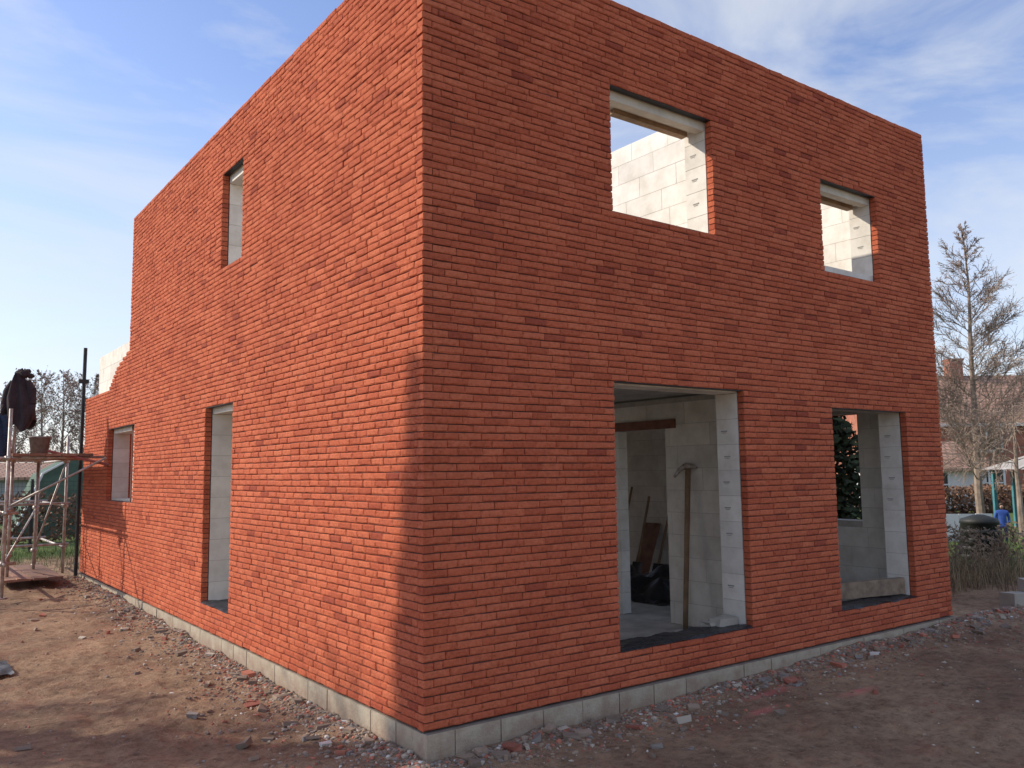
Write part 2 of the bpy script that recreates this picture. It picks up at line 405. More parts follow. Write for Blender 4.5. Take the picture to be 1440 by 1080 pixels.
def ground_mat():
    m,nt,b=mat('dirt_ground'); co=coords(nt)
    n1=noise_n(nt,co,0.7,6,0.66,0.4); r1=ramp(nt,[(0.32,(0.19,0.125,0.085)),(0.48,(0.31,0.205,0.132)),(0.58,(0.37,0.25,0.16)),(0.70,(0.47,0.325,0.205))]); nt.links.new(n1.outputs['Fac'],r1.inputs[0])
    n2=noise_n(nt,co,11,8,0.78); r2=ramp(nt,[(0.28,(0.30,0.28,0.27)),(0.42,(.75,.74,.73)),(0.52,(1,1,1)),(0.75,(1.35,1.32,1.28))]); nt.links.new(n2.outputs['Fac'],r2.inputs[0])
    c=mixc(nt,r1.outputs[0],r2.outputs[0],1,'MULTIPLY')
    n3=noise_n(nt,co,1.9,5,0.7); r3=ramp(nt,[(0.50,(0,0,0)),(0.72,(0.5,0.5,0.5))]); nt.links.new(n3.outputs['Fac'],r3.inputs[0])
    c=mixc(nt,c,(0.29,0.12,0.08),r3.outputs[0])
    vo=N(nt,'ShaderNodeTexVoronoi'); vo.inputs['Scale'].default_value=34; nt.links.new(co,vo.inputs['Vector'])
    r4=ramp(nt,[(0.10,(1,1,1)),(0.2,(0,0,0))]); nt.links.new(vo.outputs['Distance'],r4.inputs[0])
    sep=N(nt,'ShaderNodeSeparateColor'); nt.links.new(vo.outputs['Color'],sep.inputs[0])
    r5=ramp(nt,[(0.0,(0.55,0.50,0.43)),(0.15,(0.40,0.17,0.12)),(0.5,(0.20,0.17,0.15)),(0.7,(0.44,0.35,0.26))],'CONSTANT'); nt.links.new(sep.outputs[0],r5.inputs[0])
    gate=N(nt,'ShaderNodeMath',operation='GREATER_THAN'); gate.inputs[1].default_value=0.65; nt.links.new(sep.outputs[1],gate.inputs[0])
    mm=N(nt,'ShaderNodeMath',operation='MULTIPLY'); nt.links.new(gate.outputs[0],mm.inputs[0]); nt.links.new(r4.outputs[0],mm.inputs[1])
    c=mixc(nt,c,r5.outputs[0],mm.outputs[0])
    for (px,py,rx,ry) in((2.75,-0.72,.22,.06),(3.75,-0.95,.3,.07),(3.2,-.45,.5,.08)):
        sb=N(nt,'ShaderNodeVectorMath',operation='SUBTRACT'); nt.links.new(co,sb.inputs[0]); sb.inputs[1].default_value=(px,py,-0.15)
        ml=N(nt,'ShaderNodeVectorMath',operation='MULTIPLY'); nt.links.new(sb.outputs[0],ml.inputs[0]); ml.inputs[1].default_value=(1/rx,1/ry,0)
        ln=N(nt,'ShaderNodeVectorMath',operation='LENGTH'); nt.links.new(ml.outputs[0],ln.inputs[0])
        ad=N(nt,'ShaderNodeMath',operation='MULTIPLY_ADD'); nt.links.new(n2.outputs['Fac'],ad.inputs[0]); ad.inputs[1].default_value=2.4; nt.links.new(ln.outputs['Value'],ad.inputs[2])
        rp=ramp(nt,[(0.0,(0.6,0.6,0.6)),(0.66,(0.45,0.45,0.45)),(0.95,(0,0,0))])
        dv=N(nt,'ShaderNodeMath',operation='MULTIPLY'); dv.inputs[1].default_value=0.42; nt.links.new(ad.outputs[0],dv.inputs[0]); nt.links.new(dv.outputs[0],rp.inputs[0])
        c=mixc(nt,c,(0.78,0.22,0.20),rp.outputs[0])
    sx=N(nt,'ShaderNodeSeparateXYZ'); nt.links.new(co,sx.inputs[0])
    def band(sock,a,b_):
        mr=N(nt,'ShaderNodeMapRange'); mr.inputs[1].default_value=a; mr.inputs[2].default_value=b_; nt.links.new(sock,mr.inputs[0]); return mr.outputs[0]
    g1=band(sx.outputs[0],12.0,13.5); g2=band(sx.outputs[1],17,18.5); g3=band(sx.outputs[0],-12,-14)
    mx=N(nt,'ShaderNodeMath',operation='MAXIMUM'); nt.links.new(g1,mx.inputs[0]); nt.links.new(g2,mx.inputs[1])
    mx2=N(nt,'ShaderNodeMath',operation='MAXIMUM'); nt.links.new(mx.outputs[0],mx2.inputs[0]); nt.links.new(g3,mx2.inputs[1])
    rg=ramp(nt,[(0.3,(0.06,0.09,0.025)),(0.6,(0.13,0.18,0.05)),(0.8,(0.22,0.22,0.10))]); nt.links.new(n2.outputs['Fac'],rg.inputs[0])
    c=mixc(nt,c,rg.outputs[0],mx2.outputs[0])
    nt.links.new(c,b.inputs['Base Color']); b.inputs['Roughness'].default_value=0.95; b.inputs['Specular IOR Level'].default_value=0.2
    bump(nt,noise_n(nt,co,22,6,0.75).outputs['Fac'],b,1.0,0.035)
    return m
me=bpy.data.meshes.new('ground'); me.from_pydata(v,[],fc); me.materials.append(ground_mat()); me.polygons.foreach_set('use_smooth',[True]*len(fc))
scene.collection.objects.link(bpy.data.objects.new('ground',me))

def rubble_mat():
    m,nt,b=mat('rubble'); co=coords(nt)
    r=ramp(nt,[(0,(0.20,0.15,0.115)),(0.32,(0.31,0.23,0.17)),(0.56,(0.43,0.155,0.10)),(0.68,(0.31,0.11,0.075)),(0.76,(0.24,0.21,0.19)),(0.89,(0.42,0.36,0.29)),(0.975,(0.62,0.59,0.54))],'CONSTANT')
    nt.links.new(rnd(nt),r.inputs[0])
    nt.links.new(r.outputs[0],b.inputs['Base Color']); b.inputs['Roughness'].default_value=0.9
    return m
M_rub=rubble_mat()
ICO=[(0,0,1),(.89,0,.45),(.28,.85,.45),(-.72,.53,.45),(-.72,-.53,.45),(.28,-.85,.45),(.72,.53,-.45),(-.28,.85,-.45),(-.89,0,-.45),(-.28,-.85,-.45),(.72,-.53,-.45),(0,0,-1)]
ICF=[(0,1,2),(0,2,3),(0,3,4),(0,4,5),(0,5,1),(1,6,2),(2,7,3),(3,8,4),(4,9,5),(5,10,1),(2,6,7),(3,7,8),(4,8,9),(5,9,10),(1,10,6),(6,11,7),(7,11,8),(8,11,9),(9,11,10),(10,11,6)]
def stone(mb,x,y,r):
    z=gh(x,y)-0.003
    a=random.uniform(0,6.28); sx=r*random.uniform(.8,1.5); sy=r*random.uniform(.6,1.0); sz=r*random.uniform(.35,.8)
    if r>0.012:
        vs=[]
        for p in ICO:
            k=random.uniform(0.75,1.2); X=p[0]*sx*k;Y=p[1]*sy*k;Z=p[2]*sz*k
            vs.append((x+X*cos(a)-Y*sin(a),y+X*sin(a)+Y*cos(a),z+Z+sz*0.35))
        mb.add(vs,ICF)
    else:
        q=[(1,0,0),(0,1,0),(-1,0,0),(0,-1,0),(0,0,1)]; vs=[]
        for p in q:
            k=random.uniform(0.7,1.25); X=p[0]*sx*k;Y=p[1]*sy*k;Z=p[2]*sz*1.3*k
            vs.append((x+X*cos(a)-Y*sin(a),y+X*sin(a)+Y*cos(a),z+Z))
        mb.add(vs,[(0,1,4),(1,2,4),(2,3,4),(3,0,4)])
g=MB()
for i in range(11500):
    y=-0.6+13.6*random.random()**1.5; d=min(random.expovariate(1/0.20),1.5); stone(g,-0.02-d,y,random.choice([.005,.006,.009,.012,.014,.02])*random.uniform(.7,1.3))
for i in range(9500):
    x=-0.5+10*random.random()**1.2; d=min(random.expovariate(1/0.18),1.4); stone(g,x,-0.06-d,random.choice([.005,.006,.009,.012,.014,.02])*random.uniform(.7,1.3))
for i in range(10000):
    x=random.uniform(-4,9);y=random.uniform(-4,9)
    if x>-0.03 and y>-0.06: continue
    if noise.noise(Vector((x*.6,y*.6,9)))<random.uniform(-.4,.45): continue
    stone(g,x,y,random.choice([.004,.005,.006,.008,.011,.015])*random.uniform(.7,1.3))
for i in range(120):
    x=random.uniform(-3.5,9);y=random.uniform(-3,11)
    if x>-0.05 and y>-0.08: continue
    stone(g,x,y,random.uniform(.02,.034))
g.obj('gravel',M_rub)
# brick and block fragments thrown along the foot of the wall
g=MB()
for i in range(170):
    if random.random()<.5: x=-random.expovariate(1/.3)-.06;y=random.uniform(-.4,10)
    else: x=random.uniform(-.3,9);y=-random.expovariate(1/.3)-.1
    if x<-3.2 or y<-3: continue
    l=random.uniform(.02,.07)
    Mx=Matrix.Translation((x,y,gh(x,y)+.006))@Matrix.Rotation(random.uniform(0,6.28),4,'Z')@Matrix.Rotation(random.uniform(-.4,.4),4,'X')
    g.box(-l,l,-l*random.uniform(.35,.7),l*.5,-.01,random.uniform(.01,.03),Mx,l*.18)
g.obj('brick_fragments',M_rub)
t=MB()
for i in range(450):
    x=random.uniform(-3.5,8);y=random.uniform(-3,9)
    if x>-0.05 and y>-0.08: continue
    z=gh(x,y)+0.008;a=random.uniform(0,6.28);l=random.uniform(.02,.08)
    t.tube((x,y,z),(x+l*cos(a),y+l*sin(a),z+random.uniform(0,.012)),0.0016,0.001,3)
t.obj('straw_litter',simple('straw',(0.42,0.34,0.22),0.9,0.3,5,island=True))
b=MB()
def sh(u,v):
    x=-2.62+0.68*u;y=4.85+0.7*v-0.2*u
    return (x,y,gh(x,y)+0.03+0.05*abs(noise.noise(Vector((x*4,y*4,0))))+0.015*noise.noise(Vector((x*15,y*15,0))))
b.grid(sh,24,24); b.obj('plastic_sheet',simple('grey_black_plastic',(0.06,0.055,0.05),0.45,0.4,6),None,True)

# ------------------------------------------------------------------ SCAFFOLD
sc=empty('scaffold')
b=MB(); G=-0.12
poles=[(-1.48,10.6,2.9),(-1.25,12.2,2.5),(-0.72,13.2,2.35),(-0.14,13.75,2.6),(-0.3,16.3,2.6),(-1.5,13.7,2.5),(-1.5,16.3,2.6),(-2.9,10.7,2.6),(-2.9,13.6,2.6)]
for x,y,h in poles:
    b.tube((x,y,G),(x+0.01,y,h),0.027,None,8); b.tube((x,y,G-0.01),(x,y,G+0.012),0.075,None,10)
for z in (0.42,1.22,2.1):
    b.tube((-3.1,10.6,z),(-1.3,10.6,z),0.024,None,8)
    b.tube((-1.48,10.4,z),(-1.48,16.5,z),0.024,None,8)
    b.tube((-0.2,13.4,z+.02),(-0.2,16.5,z+.02),0.024,None,8)
    b.tube((-1.6,13.75,z+.05),(-0.05,13.75,z+.05),0.024,None,8)
    b.tube((-1.6,16.3,z+.05),(-0.1,16.3,z+.05),0.024,None,8)
b.tube((-1.48,10.6,1.22),(-1.25,13.2,0.45),0.018,None,8)
b.tube((-1.48,10.6,0.4),(-0.72,13.2,1.2),0.018,None,8)
b.tube((-0.72,13.2,0.42),(-0.14,13.75,2.1),0.018,None,8)
b.tube((-1.48,10.6,2.1),(-0.06,10.6,2.12),0.024,None,8)
b.tube((-1.48,12.2,2.1),(-0.06,12.2,2.12),0.024,None,8)
b.tube((-1.48,10.6,1.3),(-0.1,10.2,2.1),0.018,None,8)
b.tube((-1.30,11.9,2.1),(-1.22,11.9,3.35),0.02,None,8)
for x,y,h in poles[:6]:
    for z in(0.42,1.22,2.1): b.tube((x-.04,y-.03,z),(x+.04,y+.03,z),0.04,None,6)
b.obj('tubes',M_galv,sc,True)
b=MB()
for i in range(5):
    x=-1.44+i*0.24; b.box(x,x+0.225,10.45,13.9,2.135,2.175,None,0.006)
for i in range(4):
    x=-1.40+i*0.24; b.box(x,x+0.225,11.6,14.3,0.02,0.06,None,0.008)
b.obj('planks',M_oldwood,sc)
b=MB(); b.tube((-0.06,10.2,1.98),(-0.9,10.7,2.22),0.024,None,8); b.obj('red_tube',simple('red_oxide',(0.3,0.07,0.05),0.6,0.3,6),sc)
b=MB(); b.tube((-0.04,12.93,G),(-0.02,12.93,4.3),0.035,None,10); b.box(-0.12,0.06,12.9,12.96,3.6,3.68); b.obj('steel_post',M_steel)
e=empty('bucket',(-0.95,11.3,2.178)); b=MB()
b.lathe([(0.0,0.0),(0.13,0.0),(0.165,0.28),(0.18,0.28),(0.18,0.305),(0.165,0.305),(0.155,0.29),(0.12,0.03),(0,0.03)],20); b.obj('body',simple('grey_rubber',(0.16,0.13,0.12),0.7,0.4,8,col2=(0.36,0.33,0.31)),e,True)
b=MB()
for i in range(10):
    a0=pi*i/10;a1=pi*(i+1)/10; b.tube((0.175*cos(a0),0.02,0.28+0.13*sin(a0)),(0.175*cos(a1),0.02,0.28+0.13*sin(a1)),0.005,None,6)
b.obj('handle',M_galv,e)
def garment(name,x,y,ztop,zbot,w,col,arm=True,hood=True):
    e=empty(name); m=simple(name+'_cloth',col,0.95,0.4,6,bs=0.8,bd=0.03); b=MB(); h=ztop-zbot
    U_=Vector((0.80,-0.60,0)); V_=Vector((0.60,0.80,0))
    def fn(u,v):
        a=2*pi*u
        wid=w*(0.12+0.75*min(1,v*2.2)**0.7+0.15*v); th=0.22*w*(0.5+0.8*min(1,v*2))
        wid*=1+0.10*sin(3*a+5*v)+0.12*noise.noise(Vector((cos(a),sin(a),v*3+x)))
        off=0.05*sin(v*4+x)
        p=Vector((x,y,0))+U_*(0.5*wid*cos(a)+off)+V_*(th*sin(a)*(1+0.35*sin(5*a)))
        hem=0.06*h*sin(a*2+1)*v+0.08*h*cos(3*a)*v
        p.z=ztop-h*v+hem-0.25*h*abs(cos(a))*min(v,0.4)*0.5
        return p
    b.grid(fn,44,24); b.obj('body_cloth',m,e,True)
    if arm:
        b=MB()
        for s_ in(-1,1):
            o=Vector((x,y,0))
            P=[o+U_*(s_*w*0.26)+Vector((0,0,ztop-0.16*h)),o+U_*(s_*w*0.42)+Vector((0,0,ztop-0.34*h)),o+U_*(s_*w*0.50)-V_*.04+Vector((0,0,ztop-0.62*h)),o+U_*(s_*w*0.45)-V_*.07+Vector((0,0,ztop-(0.88+0.06*s_)*h))]
            rr=[.05,.075,.06,.05]
            for i in range(3): b.tube(P[i],P[i+1],rr[i],rr[i+1],12,i==2)
        b.obj('sleeves',m,e,True)
    if hood:
        b=MB(); c0=Vector((x+.04,y,ztop-.01))
        def hf(u,v):
            a=2*pi*u; ph=pi*(0.05+0.75*v); r=0.10*(1+.5*noise.noise(Vector((cos(a)*2,sin(a)*2,v*3))))
            return c0+U_*(r*sin(ph)*cos(a)*1.5)+V_*(r*sin(ph)*sin(a)*.7)+Vector((0,0,r*cos(ph)*.8))
        b.grid(hf,20,12); b.obj('hood',m,e,True)
garment('dark_jacket',-1.22,11.85,3.62,2.72,0.50,(0.050,0.032,0.036))
garment('blue_overalls',-1.62,11.1,2.93,2.18,0.42,(0.03,0.045,0.09),True,False)

# ------------------------------------------------------------------ TREES
def bare_tree(mb,base,height,trunk_r,R,levels=3,n_b=26,spread=0.42,start=0.15,up=0.6,twigs=None,conic=True,droop=0,thin=0.35,dens=3.5,tw_n=5):
    base=Vector(base)
    def seg(p,d,L,r,lev,n=5):
        pts=[p];steps=(4 if lev==1 else 2) if lev else 10
        for i in range(steps):
            d=(d+Vector((R.uniform(-1,1),R.uniform(-1,1),R.uniform(-1,1)))*(0.10 if lev==0 else 0.22)*0.5+Vector((0,0,(0.10-droop*0.3) if lev else 0.12))).normalized()
            pts.append(pts[-1]+d*L/steps)
        for i in range(steps):
            mb.tube(pts[i],pts[i+1],max(r*(1-i/steps*0.9),0.004),max(r*(1-(i+1)/steps*0.9),0.003),n if lev<2 else 3,False)
        return pts,d
    tr,_=seg(base,Vector((R.uniform(-.05,.05),R.uniform(-.05,.05),1)),height,trunk_r,0,8)
    def at(pts,t):
        f=t*(len(pts)-1);i=min(int(f),len(pts)-2);return pts[i].lerp(pts[i+1],f-i)
    for i in range(n_b):
        t=start+(1-start)*((i+R.random())/n_b)*0.97
        p=at(tr,t); a=R.uniform(0,6.28)
        L=height*spread*((1-t)**0.8+0.08 if conic else (sin(pi*min(1,(t-start)/(1-start)*0.8+0.2))))*R.uniform(.7,1.15)
        d=Vector((cos(a),sin(a),up*R.uniform(.6,1.4))).normalized()
        pts,_=seg(p,d,L,trunk_r*thin*(1-t*0.7),1)
        nb=int(5+L*dens) if levels>1 else 0
        for k in range(nb):
            tt=R.uniform(.15,1); q=at(pts,tt); dd=(d+Vector((R.uniform(-1,1),R.uniform(-1,1),R.uniform(-.5-droop,1-droop)))*0.9).normalized()
            L2=L*R.uniform(.2,.42); p2,_=seg(q,dd,L2,trunk_r*0.09,2)
            if levels>2:
                for k2 in range(tw_n):
                    q2=at(p2,R.uniform(.2,1)); d3=(dd+Vector((R.uniform(-1,1),R.uniform(-1,1),R.uniform(-.8-droop,.8-droop)))*0.9).normalized()
                    q3=q2+d3*L2*R.uniform(.3,.7); mb.tube(q2,q3,0.006,0.003,3,False)
                    if twigs is not None: twigs.append(q3); twigs.append(q2.lerp(q3,.5))
def catkins(pts,size,name,m,parent,R):
    b=MB()
    for p in pts:
        s=size*R.uniform(.5,1.3); a=Vector((R.uniform(-1,1),R.uniform(-1,1),R.uniform(-1,1))).normalized()*s; c=a.orthogonal().normalized()*s*.6
        b.add([p-a,p+c,p+a,p-c],[(0,1,2,3)])
    b.obj(name,m,parent)
M_bark=simple('bark',(0.30,0.23,0.18),0.95,0.4,6)
M_twig=simple('reddish_twig_buds',(0.36,0.24,0.19),0.9,0.35,3,island=True)
R=random.Random(5)
e=empty('larch_tree'); mb=MB(); tw=[]
bare_tree(mb,(24.9,7.7,-0.1),9.9,0.14,R,3,92,0.27,0.12,0.6,tw,True,0,0.17,6,7)
mb.obj('branches',M_bark,e); catkins(tw,0.024,'buds',M_twig,e,R)
e=empty('weeping_tree'); mb=MB(); tw=[]
bare_tree(mb,(20.6,4.7,-0.1),3.5,0.10,R,3,22,0.5,0.45,0.5,tw,False,0.9,0.22,3,4)
mb.obj('branches',M_bark,e); catkins(tw,0.02,'buds',M_twig,e,R)
e=empty('bare_tree'); mb=MB(); tw=[]  # unseen tree, added to dapple the left ground with shadow
bare_tree(mb,(-11.8,10.9,-0.1),8.6,0.2,R,3,24,0.34,0.3,0.7,tw,False); mb.obj('branches',M_bark,e); catkins(tw,0.05,'buds',M_twig,e,R)
M_green=simple('evergreen_foliage',(0.05,0.075,0.03),0.9,0.5,2,island=True)
def leafy(name,base,h,rad,n,size,shape,seed,m=M_green,trunk=0.12):
    R=random.Random(seed); e=empty(name); b=MB(); x0,y0,z0=base
    b.tube((x0,y0,z0),(x0,y0,z0+h*0.9),trunk,0.02,8); b.obj('trunk',M_bark,e)
    b=MB()
    for i in range(n):
        t=R.random()**0.8; rr=rad*shape(t)*sqrt(R.uniform(.15,1)); a=R.uniform(0,6.28)
        rr*=1+0.45*noise.noise(Vector((cos(a)*1.5,sin(a)*1.5,t*h*0.9+seed)))
        p=Vector((x0+rr*cos(a),y0+rr*sin(a),z0+h*t))
        q=Vector((R.uniform(-1,1),R.uniform(-1,1),R.uniform(-.3,1))).normalized()*size*R.uniform(.6,1.3); c=q.orthogonal().normalized()*size*.5
        b.add([p-q,p+c,p+q,p-c],[(0,1,2,3)])
    b.obj('foliage',m,e)
leafy('shadow_cypress',(-8.6,8.42,-0.1),9.9,0.46,1800,0.13,lambda t:min(1,(1-t)*2.0)*min(1,.5+t*4),3,trunk=.09)  # unseen tree, added and shaped to cast the soft shadow by the corner
leafy('evergreen_shrub',(9.3,3.2,-0.1),3.4,1.0,7000,0.09,lambda t:sin(pi*min(1,t*.85+.15))**.6,8)
def far_trees(name,lst,R,bud=0.06):
    mb=MB(); tw=[]
    for x,y,h in lst: bare_tree(mb,(x,y,-0.1),h,h*0.014,R,3,30,0.30,0.2,0.9,tw,False,0,0.3,3.0,4)
    o=mb.obj(name,M_bark); b=MB()
    for p in tw:
        s=bud*R.uniform(.5,1.4); a=Vector((R.uniform(-1,1),R.uniform(-1,1),R.uniform(-1,1))).normalized()*s; c=a.orthogonal().normalized()*s*.5
        b.add([p-a,p+c,p+a,p-c],[(0,1,2,3)])
    b.obj('twig_mass',M_twig,o)
far_trees('distant_trees',[(4.2,62,8.6),(5.6,60,9.2),(7.0,62,9.6),(8.4,60,9.2),(10,62,9.2),(12,63,8),(2.6,63,7.0),(1,63,6.2),(-1,64,6.0),(-3,64,6.0)],R,0.08)
far_trees('distant_trees',[(60,24,7),(66,18,8),(70,8,7),(64,30,8)],R)
def hedge(name,p0,p1,h,wd,m,n,size):
    R=random.Random(len(name)+int(p0[0]*3)); b=MB(); p0=Vector(p0);p1=Vector(p1); dd=(p1-p0); nn=Vector((-dd.y,dd.x,0)).normalized()
    for i in range(n):
        t=R.random(); z=R.random(); top=h*(1+.12*noise.noise(Vector((t*dd.length*.8,0,0))))
        p=p0+dd*t+nn*wd*R.uniform(-.5,.5)+Vector((0,0,top*z))
        q=Vector((R.uniform(-1,1),R.uniform(-1,1),R.uniform(-1,1))).normalized()*size*R.uniform(.5,1.3); c=q.orthogonal().normalized()*size*.5
        b.add([p-q,p+c,p+q,p-c],[(0,1,2,3)])
    b.obj(name,m)
M_beech=simple('dry_beech_leaf',(0.24,0.13,0.075),0.9,0.5,2,island=True)
M_dark=simple('dark_hedge_leaf',(0.06,0.065,0.04),0.9,0.5,2,island=True)
hedge('beech_hedge',(-14,23,-0.1),(9,23.5,-0.1),1.4,0.8,M_beech,8000,0.10)
hedge('clipped_hedge',(-30,46,-0.1),(22,50,-0.1),2.0,1.2,M_dark,8000,0.2)
hedge('garden_hedge',(26,13.5,-0.1),(40,7.5,-0.1),1.1,1.0,M_beech,6000,0.12)
hedge('bare_shrub',(11.4,2.6,-0.1),(15,1.5,-0.1),0.8,0.9,simple('brown_shrub',(0.24,0.17,0.11),0.9,0.5,2,island=True),1500,0.05)

e=empty('mesh_fence'); b=MB()
y=19.6
for i in range(12):
    x=-14+i*2.0; b.tube((x,y,-0.1),(x,y,1.75),0.035,None,8)
b.obj('posts',M_steel,e); b=MB()
z=0.0
while z<1.7: b.tube((-14,y,z),(8,y,z),0.006,None,4,False); z+=0.12
x=-14
while x<8: b.tube((x,y,-0.05),(x,y,1.7),0.005,None,4,False); x+=0.09
b.obj('wires',simple('green_wire',(0.03,0.06,0.04),0.6,0.2,4),e)

# ------------------------------------------------------------------ background buildings
M_hb=simple('old_brick',(0.42,0.16,0.105),0.95,0.35,3)
M_wh=simple('white_render',(0.78,0.76,0.72),0.9,0.15,1.5)
def tile_mat():
    m,nt,b=mat('roof_tiles'); tc=N(nt,'ShaderNodeTexCoord')
    w=N(nt,'ShaderNodeTexBrick'); w.inputs['Scale'].default_value=1; w.inputs['Brick Width'].default_value=0.25; w.inputs['Row Height'].default_value=0.3; w.inputs['Mortar Size'].default_value=0.03
    w.inputs['Color1'].default_value=(0.36,0.20,0.14,1); w.inputs['Color2'].default_value=(0.46,0.28,0.20,1); w.inputs['Mortar'].default_value=(0.17,0.11,0.08,1)
    nt.links.new(tc.outputs['Object'],w.inputs[0]); nt.links.new(w.outputs[0],b.inputs['Base Color']); b.inputs['Roughness'].default_value=.9
    return m
M_tile=tile_mat(); M_glass=simple('window_glass',(0.03,0.035,0.04),0.1,0.2,1); M_frame=simple('white_frame',(0.78,0.77,0.75),0.6,0.1,2)
h2=empty('neighbour_house',(41.2,14.2,0)); h2.rotation_euler=(0,0,-0.62)
def gable_house(par,x0,x1,y0,y1,ze,zr,wall,wins=()):
    b=MB(); ym=(y0+y1)/2
    b.add([(x0,y0,-.1),(x1,y0,-.1),(x1,y1,-.1),(x0,y1,-.1),(x0,y0,ze),(x1,y0,ze),(x1,y1,ze),(x0,y1,ze),(x0,ym,zr-.05),(x1,ym,zr-.05)],
      [(0,1,5,4),(1,2,6,9,5),(2,3,7,6),(3,0,4,8,7)])
    b.obj('walls',wall,par)
    for sgn,yy in((-1,y0),(1,y1)):
        b=MB(); sl_=(zr-ze)/abs(ym-y0)
        ya=yy+sgn*0.4; za=ze-0.4*sl_
        b.add([(x0-.3,ya,za),(x1+.3,ya,za),(x1+.3,ym,zr),(x0-.3,ym,zr),(x0-.3,ya,za-.12),(x1+.3,ya,za-.12),(x1+.3,ym,zr-.12),(x0-.3,ym,zr-.12)],
          [(0,1,2,3),(7,6,5,4),(0,4,5,1),(1,5,6,2),(3,2,6,7),(0,3,7,4)]); b.obj('roof',M_tile,par)
    for (wx,wz,ww,wh) in wins:
        b=MB(); b.box(wx,wx+ww,y0-.03,y0+.02,wz,wz+wh); b.obj('glass',M_glass,par)
        b=MB(); t_=0.10
        for q in((wx-t_,wx,wz-t_,wz+wh+t_),(wx+ww,wx+ww+t_,wz-t_,wz+wh+t_),(wx,wx+ww,wz+wh,wz+wh+t_),(wx,wx+ww,wz-t_,wz),(wx+ww/2-.05,wx+ww/2+.05,wz,wz+wh),(wx,wx+ww/2-.05,wz+wh*.35,wz+wh*.35+.06),(wx+ww/2+.05,wx+ww,wz+wh*.35,wz+wh*.35+.06)):
            b.box(q[0],q[1],y0-.07,y0+.01,q[2],q[3])
        b.obj('frame',M_frame,par)
gable_house(h2,-5.5,14,0,8,4.1,6.7,M_hb,[(-1.3,2.55,1.4,1.0),(2.2,2.55,1.4,1.0),(-1.3,.5,1.4,1.2),(3,.5,1.3,1.2)])
b=MB(); b.box(-5.3,14,-.55,-.40,3.72,3.86); b.obj('gutter',M_frame,h2)
b=MB(); b.box(-.2,.5,3.6,4.3,6.3,7.5); b.box(-.26,.56,3.54,4.36,7.5,7.6); b.obj('chimney',M_hb,h2)
h3=empty('white_outbuilding',(33.5,12.9,0)); h3.rotation_euler=(0,0,-0.62)
gable_house(h3,-2.5,1.6,0,4,1.9,2.9,M_wh,[(-.9,.7,.8,.8)])
b=MB(); Mx=Matrix.Translation((17.2,5.7,-.1))@Matrix.Rotation(-.6,4,'Z')
for k in range(6): b.box(-.6+k*.42,-.6+k*.42+.40,-.02,.02,0,.72,Mx,.004)
b.obj('white_panel_fence',M_wh)
e=empty('garden_pavilion',(23.6,4.9,-0.1)); e.rotation_euler=(0,0,-0.6)
M_teal=simple('teal_paint',(0.06,0.22,0.25),0.7,0.3,4)
b=MB()
for px_ in(-.95,-.35,.35,.95):
    b.box(px_-.05,px_+.05,-.05,.05,0,1.75)
    b.box(px_-.05,px_+.05,1.5,1.6,0,1.75)
b.box(-1,1,-.04,.04,1.65,1.76)
for k in range(8): b.box(-.9+k*.07,-.9+k*.07+.05,-.02,.02,.1,.8)
b.obj('posts',M_teal,e)
b=MB(); b.add([(-1.2,-.3,1.77),(1.2,-.3,1.77),(1.2,1.8,1.77),(-1.2,1.8,1.77),(0,.75,2.3)],[(0,1,4),(1,2,4),(2,3,4),(3,0,4),(3,2,1,0)]); b.obj('roof',simple('shed_roof',(0.42,0.40,0.38),.8,.3,4),e)
